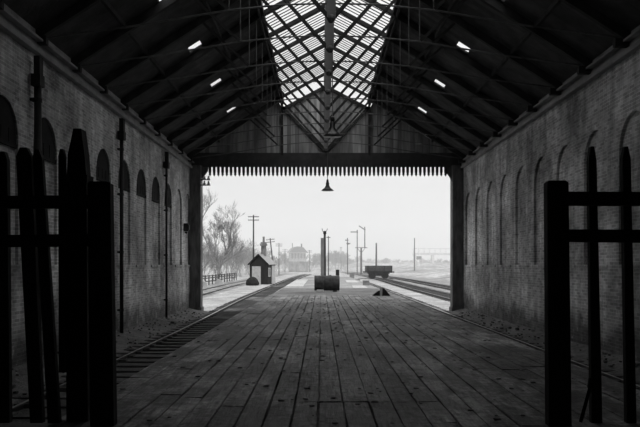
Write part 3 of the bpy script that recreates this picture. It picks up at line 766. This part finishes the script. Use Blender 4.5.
dr = MB().box(-.78,.12,-D2-.05,-D2,.05,2.15).build('door', LIGHTP, t); MB().box(-.05,.0,-D2-.09,-D2-.05,1.0,1.12).build('door_handle', DARKP, dr)
MB().box(-.88,-.78,-D2-.06,-D2+.0,.0,2.25).box(.12,.3,-D2-.06,-D2,.0,2.25).box(-.88,.3,-D2-.06,-D2,2.15,2.28).build('door_frame', LIGHTP, t)
wf = MB().box(W2,W2+.05,-1.4,-.5,1.0,2.1).build('window', LIGHTP, t); MB().box(W2+.05,W2+.06,-1.3,-.6,1.1,2.0).build('pane', MIDP, wf)
MB().box(W2,W2+.04,.1,D2,0,H1-.15).build('pale_panel', LIGHTP, t)
ch = MB().box(-.28,.28,.2,.75,2.9,4.9).box(-.38,.38,.1,.85,4.9,5.15).box(-.32,.32,.15,.8,5.15,5.35).build('chimney', BR_O, t)
MB().lathe([(.16,0),(.13,.55),(.16,.6),(.16,.7)], (0,.47,5.35), 12).build('chimney_pot', MIDP, ch)
t = tag(MB().lathe([(.72,0),(.74,.25),(.62,.6),(.35,.85),(.1,.95),(0,.95)], n=14).build('coal_heap', BLACKM, loc=((252.5-321)/F*78, 78, GND+.01)), 'black rounded coal heap in front of the hut door', 'coal heap')
for v_ in t.data.vertices: v_.co += Vector((R.uniform(-.06,.06),R.uniform(-.06,.06),R.uniform(0,.05)*(v_.co.z>.1)))

# ------------------------------------------------------------------ telegraph poles
def telegraph(x, ytop, d, label, arms=2, leanx=0, w=.26, armw=1.3, base=GND):
    p = px(x, ytop, d); H = p[2]-base
    t = thing('telegraph_pole', label, 'pole', (p[0], d, base), 0, 'telegraph poles')
    t.rotation_euler = (0, leanx, 0)
    MB().tube([(0,0,0),(0,0,H)], [w/2, w*.32], 10).build('pole', POLEM, t)
    for i in range(arms):
        z = H-.25-.45*i
        a = MB().box(-armw/2,armw/2,-.12,-.03,z-.05,z+.05).build('crossarm', POLEM, t)
        ins = MB()
        for sx in (-.45,-.25,.25,.45): ins.lathe([(.03,0),(.05,.05),(.04,.12),(0,.14)], (sx*armw,-.075,z+.05), 8)
        ins.build('insulator_row', WHITE, a)
    return t
telegraph(253.5, 215, 96, 'tall telegraph pole directly behind the black hut', 2, 0, .26, 1.5)
telegraph(274.3, 238, 128, 'leaning telegraph pole just right of the hut', 2, math.radians(-6), .3, 1.6)
telegraph(279, 243, 165, 'shorter hazy telegraph pole right of the leaning pole', 2, 0, .26, 1.6)
telegraph(285, 249, 215, 'faint telegraph pole left of the signal cabin', 2, 0, .26, 1.6)
telegraph(309.5, 250, 230, 'hazy telegraph pole right of the signal cabin', 2, 0, .3, 1.6)
telegraph(328.4, 236, 120, 'slender pole just right of the forked post', 1, 0, .2, .7)
telegraph(341, 247, 260, 'faint far pole above the distant trees', 1, 0, .3, 1)
telegraph(414.5, 238, 200, 'lone dark post by the pale bridge on the right', 0, 0, .42)
telegraph(376.3, 243, 150, 'stout post standing behind the wagon', 0, 0, .45)

# ------------------------------------------------------------------ semaphore signals
def arm(parent, x, z, dirx, ang, L=1.25):
    a = MB(); ca, sa = math.cos(ang), math.sin(ang)
    a.bar((x,-.14,z),(x+dirx*L*ca,-.14,z+L*sa),.03,.26,up=(0,0,1))
    o = a.build('signal_arm', MIDP, parent)
    MB().box(x-dirx*.05-.1,x-dirx*.05+.1,-.2,-.1,z-.12,z+.12).build('spectacle', DARKP, o)
    return o
d = 170.; k = d/F
t = thing('bracket_signal', 'tall bracket signal with two semaphore arms left of the wagon', 'signal', ((361.2-321)*k, d, GND), 0, 'semaphore signals')
zp = EYE+17*k-GND
MB().tube([(0,0,0),(0,0,zp)], [.26,.2], 10).build('main_post', POLEM, t)
MB().box(-6*k,6*k,-.4,.4,zp,zp+.12).build('bracket_platform', DARKP, t)
MB().bar((0,0,zp-1.2),(-4*k,0,zp),.1,.1).bar((0,0,zp-1.2),(4*k,0,zp),.1,.1).build('brace', DARKP, t)
zl = EYE+34*k-GND; zr = EYE+37*k-GND
a1 = MB().tube([(-4*k,0,0),(-4*k,0,zl)], [.13,.1], 8).lathe([(.1,0),(.16,.1),(0,.35)], (-4*k,0,zl), 8).build('doll_post', POLEM, t)
a2 = MB().tube([(3.6*k,0,zp),(3.6*k,0,zr)], [.13,.1], 8).lathe([(.1,0),(.16,.1),(0,.35)], (3.6*k,0,zr), 8).build('doll_post', POLEM, t)
arm(a1, -4*k, zl-.25, -1, 0, 1.6); arm(a2, 3.6*k, zr-.45, -1, math.radians(34), 1.75)
t = thing('semaphore_signal', 'short hazy signal post left of the bracket signal', 'signal', ((347.5-321)*k, d, GND), 0, 'semaphore signals')
z1 = EYE+26*k-GND
MB().tube([(0,0,0),(0,0,z1)], [.15,.1], 8).lathe([(.1,0),(.16,.1),(0,.3)], (0,0,z1), 8).build('post', POLEM, t)
arm(t, 0, z1-.3, -1, 0, .6); arm(t, 0, z1-1.3, 1, math.radians(20), .7)
MB().box(-.3,.3,-.2,.2,z1-1.1,z1-.95).build('lamp_bracket', DARKP, t)

# ------------------------------------------------------------------ wagon
d = 114.; 
t = thing('goods_wagon', 'low open goods wagon standing on the right hand tracks', 'wagon', ((378.5-321)/F*d, d, GND+.1), math.radians(4), None)
Lw, Ww = 2.05, 1.15
bd = MB()
z0, z1 = 1.25, 2.1
for s in (-1,1):
    for i in range(3): bd.box(-Lw,Lw,s*Ww-.04,s*Ww+.04,z0+i*.28+.01,z0+(i+1)*.28)
    for i in range(3): bd.box(s*Lw-.04,s*Lw+.04,-Ww,Ww,z0+i*.28+.01,z0+(i+1)*.28)
bd.box(-Lw,Lw,-Ww,Ww,z0-.05,z0+.02)
bd.build('body', simple('wagon_boards', .05, .8, .3, 3, .3, island=.3), t)
for sx in (-1.9,-.75,.75,1.9): MB().box(sx-.05,sx+.05,-Ww-.08,-Ww-.03,z0-.1,z1).build('stanchion', DARKP, t)
MB().box(-Lw,Lw,-Ww+.1,-Ww+.22,z0-.32,z0-.05).box(-Lw,Lw,Ww-.22,Ww-.1,z0-.32,z0-.05).box(-Lw,-Lw+.15,-Ww,Ww,z0-.32,z0-.05).box(Lw-.15,Lw,-Ww,Ww,z0-.32,z0-.05).build('underframe', DARKP, t)
MB().box(-1.75,1.75,-.5,.5,.75,z0-.1).box(-.5,.5,-1.0,1.0,.45,z0-.3).build('brake_gear', DARKP, t)
for sx in (-1.05, 1.05):
    for sy in (-.75, .75):
        w_ = MB().lathe([(.46,-.06),(.5,-.05),(.5,.05),(.2,.06),(.2,-.04),(0,-.04)], (sx,sy,.5), 20, 'y').build('wheel', DARKP, t)
        MB().prism([(sx-.22,z0-.32),(sx+.22,z0-.32),(sx+.14,.4),(sx-.14,.4)], sy*1.22-.04, sy*1.22+.04).build('axle_guard', DARKP, t)
    MB().tube([(sx,-.75,.5),(sx,.75,.5)], .07, 8).build('axle', DARKP, t)
MB().bar((-1.0,-1.05,.55),(1.0,-1.05,.75),.05,.08).build('brake_lever', DARKP, t)
for s in (-1,1):
    for sy in (-.85,.85): MB().lathe([(.08,0),(.08,.3),(.2,.32),(.2,.36)] if s>0 else [(.08,0),(.08,-.3),(.2,-.32),(.2,-.36)], (s*Lw,sy,z0-.18), 12, 'x').build('buffer', DARKP, t)
track('short run of track across the yard under the wagon', lambda y: 0, -3.2, 3.2, indiv=9)
tk = [o for o in bpy.data.objects if o.name.startswith('railway_track') and 'under the wagon' in o['label']][0]
tk.location = ((378.5-321)/F*d, d, 0); tk.rotation_euler = (0,0,math.radians(94))

# ------------------------------------------------------------------ signal cabin
d = 225.; k = d/F
t = thing('signal_cabin', 'hazy two-storey signal cabin with a hipped roof beyond the hut', 'signal cabin', ((297-321)*k, d+2, GND), math.radians(12))
HW = 2.55; He = EYE+13*k-GND; Hr = EYE+18.5*k-GND; Hm = EYE+3.5*k-GND
MB().box(-HW,HW,-1.9,1.9,0,Hm).build('lower_storey', BR_O, t)
MB().box(-HW+.05,HW-.05,-1.8,1.8,Hm,He-.0).build('upper_storey', LIGHTP, t)
for i in range(5):
    xx = -HW+.25+i*.98
    f = MB().box(xx,xx+.8,-1.92,-1.8,Hm+.9,He-.35).build('window', LIGHTP, t)
    MB().box(xx+.08,xx+.72,-1.94,-1.9,Hm+1.0,He-.45).build('pane', SLATE, f)
for i in range(3):
    yy = -1.5+i*1.05
    f = MB().box(HW-.05,HW+.05,yy,yy+.85,Hm+.9,He-.35).build('window', LIGHTP, t); MB().box(HW+.05,HW+.07,yy+.08,yy+.77,Hm+1,He-.45).build('pane', SLATE, f)
MB().prism([(-HW-.6,He-.2),(HW+.6,He-.2),(HW-.9,Hr-.3),(.3,Hr),(-.3,Hr),(-HW+.9,Hr-.3)], -2.2, 2.2).build('roof', SLATE, t)
MB().box(-HW-.62,HW+.62,-2.25,-2.15,He-.35,He-.1).build('bargeboard', LIGHTP, t)
MB().tube([(-1.6,0,Hr-.4),(-1.6,0,Hr+1.1)], .1, 8).build('finial', DARKP, t); MB().box(1.2,1.6,-.2,.2,Hr-.3,Hr+1.0).build('chimney', BR_O, t)
MB().box(HW,HW+.9,-1.6,-.8,0,Hm).bar((HW+1.8,-1.2,0),(HW+.4,-1.2,Hm),.7,.12).build('staircase', MIDP, t)

# ------------------------------------------------------------------ footbridge on the right
d = 250.; k = d/F
t = thing('girder_bridge', 'pale low bridge with a railing in the far right haze', 'bridge', ((413-321)*k, d, GND))
zd = EYE+11*k-GND; zt = EYE+16.5*k-GND; Lb = 70*k
MB().box(0,Lb,-1.2,1.2,zd-.35,zd+.35).build('deck', CONC, t)
for s in (-1.1,1.1): MB().box(0,Lb,s-.05,s+.05,zt-.12,zt+.05).build('handrail', CONC, t)
nps = 14
for i in range(nps): MB().box(i*Lb/(nps-1)-.12,i*Lb/(nps-1)+.12,-1.16,-1.04,zd+.3,zt).build('railing_post', CONC, t)
for xx in (.6, 7, 15, 22): MB().box(xx-.4,xx+.4,-1,1,0,zd-.3).build('pier', CONC, t)
t = thing('notice_board', 'faint pale notice board below the bridge beside the lone post', 'board', ((419-321)*k*.86, d*.86, GND))
MB().box(-.8,.8,-.04,.04,4.0,5.0).build('board', MIDP, t)
for s in (-.6,.6): MB().box(s-.05,s+.05,-.05,.05,0,4.0).build('post', MIDP, t)

# ------------------------------------------------------------------ land: banks
def bank(name, label, x0, x1, y0, y1, h, mt, seed):
    b = MB(); nx, ny = 40, 10; rr = random.Random(seed); vs = []; fs = []
    for j in range(ny+1):
        for i in range(nx+1):
            u, v_ = i/nx, j/ny
            prof = math.sin(PI*cl(v_*1.0,0,1))**.7
            side_ = sm(u*8)*sm((1-u)*8)
            vs.append((x0+(x1-x0)*u, y0+(y1-y0)*v_, GND-.1+ h*prof*side_*(.75+.5*rr.random())))
    for j in range(ny):
        for i in range(nx): fs.append((j*(nx+1)+i, j*(nx+1)+i+1, (j+1)*(nx+1)+i+1, (j+1)*(nx+1)+i))
    b.add(vs, fs); o = b.build(name, mt, fix=False, smooth=True); return struct(o, label)
bank('hill', 'low grassy bank right of the tracks', 17, 140, 100, 175, 1.9, GRASSM, 1)
bank('hill', 'higher hazy bank behind the right hand bank', 10, 240, 190, 330, 3.2, GRASSM, 2)
bank('hill', 'low bank behind the left thicket', -140, -14, 60, 150, 1.6, GRASSM, 3)
bank('hill', 'hazy rise beyond the signals', -60, 60, 300, 420, 3.4, GRASSM, 4)

# ------------------------------------------------------------------ bare trees
def bare_tree(seed, H, spread=.5, depth=5, r0=.16, trunk=.28, lean_=(0,0), kids=3, thick=1., minr=.010, sides=4, multi=1, limbs=None):
    rr = random.Random(seed); b = MB()
    def grow(p, d_, L_, r, lv):
        if lv < 0: return
        nseg = 3 if lv > 1 else 2; pts = [p]; rs = [max(r, minr)]; q_ = p.copy(); dd = d_.copy()
        for i in range(nseg):
            dd = (dd + Vector((rr.gauss(0,.12),rr.gauss(0,.12),rr.gauss(.07,.08)))).normalized()
            q_ = q_ + dd*(L_/nseg); pts.append(q_.copy()); rs.append(max(minr, r*(1-.38*(i+1)/nseg)))
        b.tube(pts, rs, sides if lv > 2 else 3, caps=False)
        nk = kids + (1 if rr.random() < .4 else 0)
        for i in range(nk):
            t_ = .45 + .55*(i+1)/nk*rr.uniform(.85,1.0); idx = min(nseg-1, int(t_*nseg)); f_ = t_*nseg-idx
            base = pts[idx].lerp(pts[min(idx+1,nseg)], cl(f_,0,1))
            ax = Vector((rr.gauss(0,1),rr.gauss(0,1),rr.gauss(0,.35))).normalized()
            nd = (dd + ax*spread*rr.uniform(.7,1.4) + Vector((0,0,.12))).normalized()
            grow(base, nd, L_*rr.uniform(.58,.82), r*rr.uniform(.5,.64), lv-1)
    if limbs:
        for p0, p1, ra, rb, lv, L_ in limbs:
            p0 = Vector(p0); p1 = Vector(p1); mid = (p0+p1)/2 + Vector((rr.gauss(0,.1),rr.gauss(0,.1),.05))
            b.tube([p0, mid, p1], [ra,(ra+rb)/2,rb], 6, caps=False)
            d_ = (p1-p0).normalized()
            for i in range(5):
                ax = Vector((rr.gauss(0,1),rr.gauss(0,1),rr.gauss(0,.35))).normalized()
                grow(p0.lerp(p1, .45+.55*i/4), (d_+ax*spread*(1.2 if i<4 else .3)).normalized(), L_*rr.uniform(.7,1.1), rb*rr.uniform(.6,.8), lv)
        return b
    for m_ in range(multi):
        d0 = Vector((lean_[0]+ (rr.gauss(0,.35) if multi>1 else 0), lean_[1]+(rr.gauss(0,.35) if multi>1 else 0), 1)).normalized()
        grow(Vector((rr.gauss(0,.3) if multi>1 else 0, rr.gauss(0,.3) if multi>1 else 0,-.1)), d0, H*trunk*rr.uniform(.8,1.1), r0, depth)
    return b
tag(bare_tree(11, 13, .55, 6, limbs=[((0,0,-.1),(.1,0,1.9),.24,.2,1,.6),((.1,0,1.8),(1.2,.3,4.4),.18,.11,4,1.5),((1.1,.3,4.1),(1.7,-.2,6.6),.1,.06,4,1.5),((1.1,.3,4.1),(.5,.4,6.4),.09,.05,4,1.4),((.2,0,2.2),(2.1,-.2,3.6),.11,.06,3,1.3),((2.0,-.2,3.5),(3.3,0,4.2),.06,.04,3,1.0),((.1,0,1.9),(-1.2,.2,4.6),.14,.07,4,1.4),((-.6,.1,3.3),(-.3,0,5.6),.08,.05,4,1.3)], minr=.009).build('bare_tree', TREE, loc=(-13.9, 95, GND), fix=False), 'tall forked bare tree left of the hut', 'tree', 'bare trees on the left')
tag(bare_tree(23, 14, .5, 6, .24, .25, (.1,0), 3, minr=.007).build('bare_tree', TREE, loc=(-13.6, 66, GND), fix=False), 'large bare tree whose twigs reach out beside the left pier', 'tree', 'bare trees on the left')
tag(bare_tree(31, 9, .5, 6, .15, .27, (0,0), 3, minr=.007).build('bare_tree', TREE, loc=(-17.5, 98, GND), fix=False), 'bare tree in the thicket between the pier and the forked tree', 'tree', 'bare trees on the left')
sh = [bare_tree(40+i, 6.2, .36, 4, .05, .32, (0,0), 3, minr=.006, sides=3, multi=5).build('bare_shrub', TREE, fix=False) for i in range(3)]
used = [0,0,0]
for i in range(26):
    y = 78 + i*5.6 + R.uniform(-1,1); x = -13.7 - R.random()*3 - (2 if y < 90 else 0)
    if i % 2: x -= 3.5
    o = sh[i%3] if not used[i%3] else sh[i%3].copy()
    if used[i%3]: C.objects.link(o)
    used[i%3] = 1
    o.location = (x, y, GND); s_ = R.uniform(.8,1.3); o.scale = (s_,s_,s_*R.uniform(.9,1.25)); o.rotation_euler = (0,0,R.random()*6.28)
    tag(o, 'bare leafless shrub in the thicket along the far left track', 'shrub', 'thicket of bare shrubs on the left')
# distant trees
dt = [bare_tree(60+i, 11, .5, 5, .14, .28, (0,0), 3, minr=.05, sides=3, multi=3).build('distant_tree', TREE, fix=False) for i in range(3)]
used = [0,0,0]; k_ = 0
def far_tree(x, y, H, lab, grp):
    global k_
    i = k_ % 3; k_ += 1
    o = dt[i] if not used[i] else dt[i].copy()
    if used[i]: C.objects.link(o)
    used[i] = 1
    s_ = H/11.; o.location = (x, y, GND); o.scale = (s_*1.15, s_*1.15, s_); o.rotation_euler = (0,0,R.random()*6.28)
    tag(o, lab, 'tree', grp)
for (sx, sy) in ((312,256),(317,251),(322,249),(328,247),(334,246),(340,249),(346,253),(351,257),(325,252),(337,251)):
    y = 262 + 8.5*(k_*7 % 10); far_tree((sx-321)/F*y, y, EYE+(265-sy)/F*y+1.8, 'hazy rounded tree in the clump beyond the forked post', 'far trees beyond the forked post')
for sx in range(206, 300, 7):
    y = R.uniform(230, 300); far_tree((sx-321)/F*y, y, R.uniform(5.5, 9.5)*(1.25 if sx<262 else 1.0), 'hazy bare tree far behind the left thicket and hut', 'far trees on the left')
for sx in range(356, 462, 7):
    y = R.uniform(330, 420); far_tree((sx-321)/F*y, y, R.uniform(6.5, 9.5), 'low hazy tree along the horizon on the right', 'far trees on the right')

# fence by the far left track
t = thing('wooden_fence', 'low post and rail fence in front of the thicket', 'fence', (-12.9, 0, GND), 0)
for i in range(22): MB().box(-.06,.06,52+i*2.6-.06,52+i*2.6+.06,0,1.15).build('fence_post', POLEM, t)
for z in (.45,.8,1.05): MB().box(-.02,.02,52,52+21*2.6,z-.05,z+.05).build('rail', POLEM, t)
for i, (x, y, w) in enumerate(((-12.2, 84, .5), (-12.3, 74, .35))):
    tag(MB().prism([(-w,0),(w,0),(w*.7,.45),(-w*.4,.6),(-w,.3)], -.2, .2).build('pale_stone', LIGHTP, loc=(x,y,GND)), ['pale stone below the forked tree','smaller pale stone nearer the left pier'][i], 'stone')

# ------------------------------------------------------------------ haze outside
m, nt, N, L, P = mat('haze'); N.remove(P); out = [n_ for n_ in N if n_.type == 'OUTPUT_MATERIAL'][0]
vs_ = node(nt, 'ShaderNodeVolumeScatter'); vs_.inputs['Color'].default_value = grey(.98); vs_.inputs['Density'].default_value = .0034; vs_.inputs['Anisotropy'].default_value = .3
L.new(vs_.outputs[0], out.inputs['Volume'])
hz_ = MB().box(-380, 380, 100, 760, GND-.5, 45).build('haze', m)
tag(hz_, 'pale mist lying over the yard and fields beyond the shed', 'haze', None, 'stuff')

# ------------------------------------------------------------------ sky, camera
w = bpy.data.worlds.new('World'); SC.world = w; w.use_nodes = True; nt = w.node_tree
bg = nt.nodes['Background']
tc = node(nt, 'ShaderNodeTexCoord'); sp = node(nt, 'ShaderNodeSeparateXYZ'); nt.links.new(tc.outputs['Generated'], sp.inputs[0])
mr = node(nt, 'ShaderNodeMapRange'); mr.inputs['From Min'].default_value = -.35; mr.inputs['From Max'].default_value = .35; mr.inputs['To Min'].default_value = .50; mr.inputs['To Max'].default_value = .58
nt.links.new(sp.outputs[0], mr.inputs['Value'])
mz = node(nt, 'ShaderNodeMapRange'); mz.inputs['From Min'].default_value = .18; mz.inputs['From Max'].default_value = .7; mz.inputs['To Min'].default_value = 1.0; mz.inputs['To Max'].default_value = 2.2
nt.links.new(sp.outputs[2], mz.inputs['Value'])
mm = node(nt, 'ShaderNodeMath', operation='MULTIPLY'); nt.links.new(mr.outputs[0], mm.inputs[0]); nt.links.new(mz.outputs[0], mm.inputs[1])
nt.links.new(mm.outputs[0], bg.inputs['Color']); bg.inputs['Strength'].default_value = 1.0

cam = bpy.data.cameras.new('camera'); co = bpy.data.objects.new('camera', cam); C.objects.link(co)
co.location = (0, 0, EYE); co.rotation_euler = (PI/2, 0, 0)
cam.sensor_width = 36; cam.lens = F/640*36; cam.shift_y = (265-213.5)/640; cam.shift_x = -1/640; cam.clip_end = 3000; cam.clip_start = .05
SC.camera = co
SC.view_settings.view_transform = 'Standard'; SC.view_settings.look = 'None'; SC.view_settings.exposure = 0.48; SC.view_settings.gamma = 1
SC.cycles.max_bounces = 10; SC.cycles.diffuse_bounces = 6; SC.cycles.transparent_max_bounces = 12; SC.cycles.volume_bounces = 2
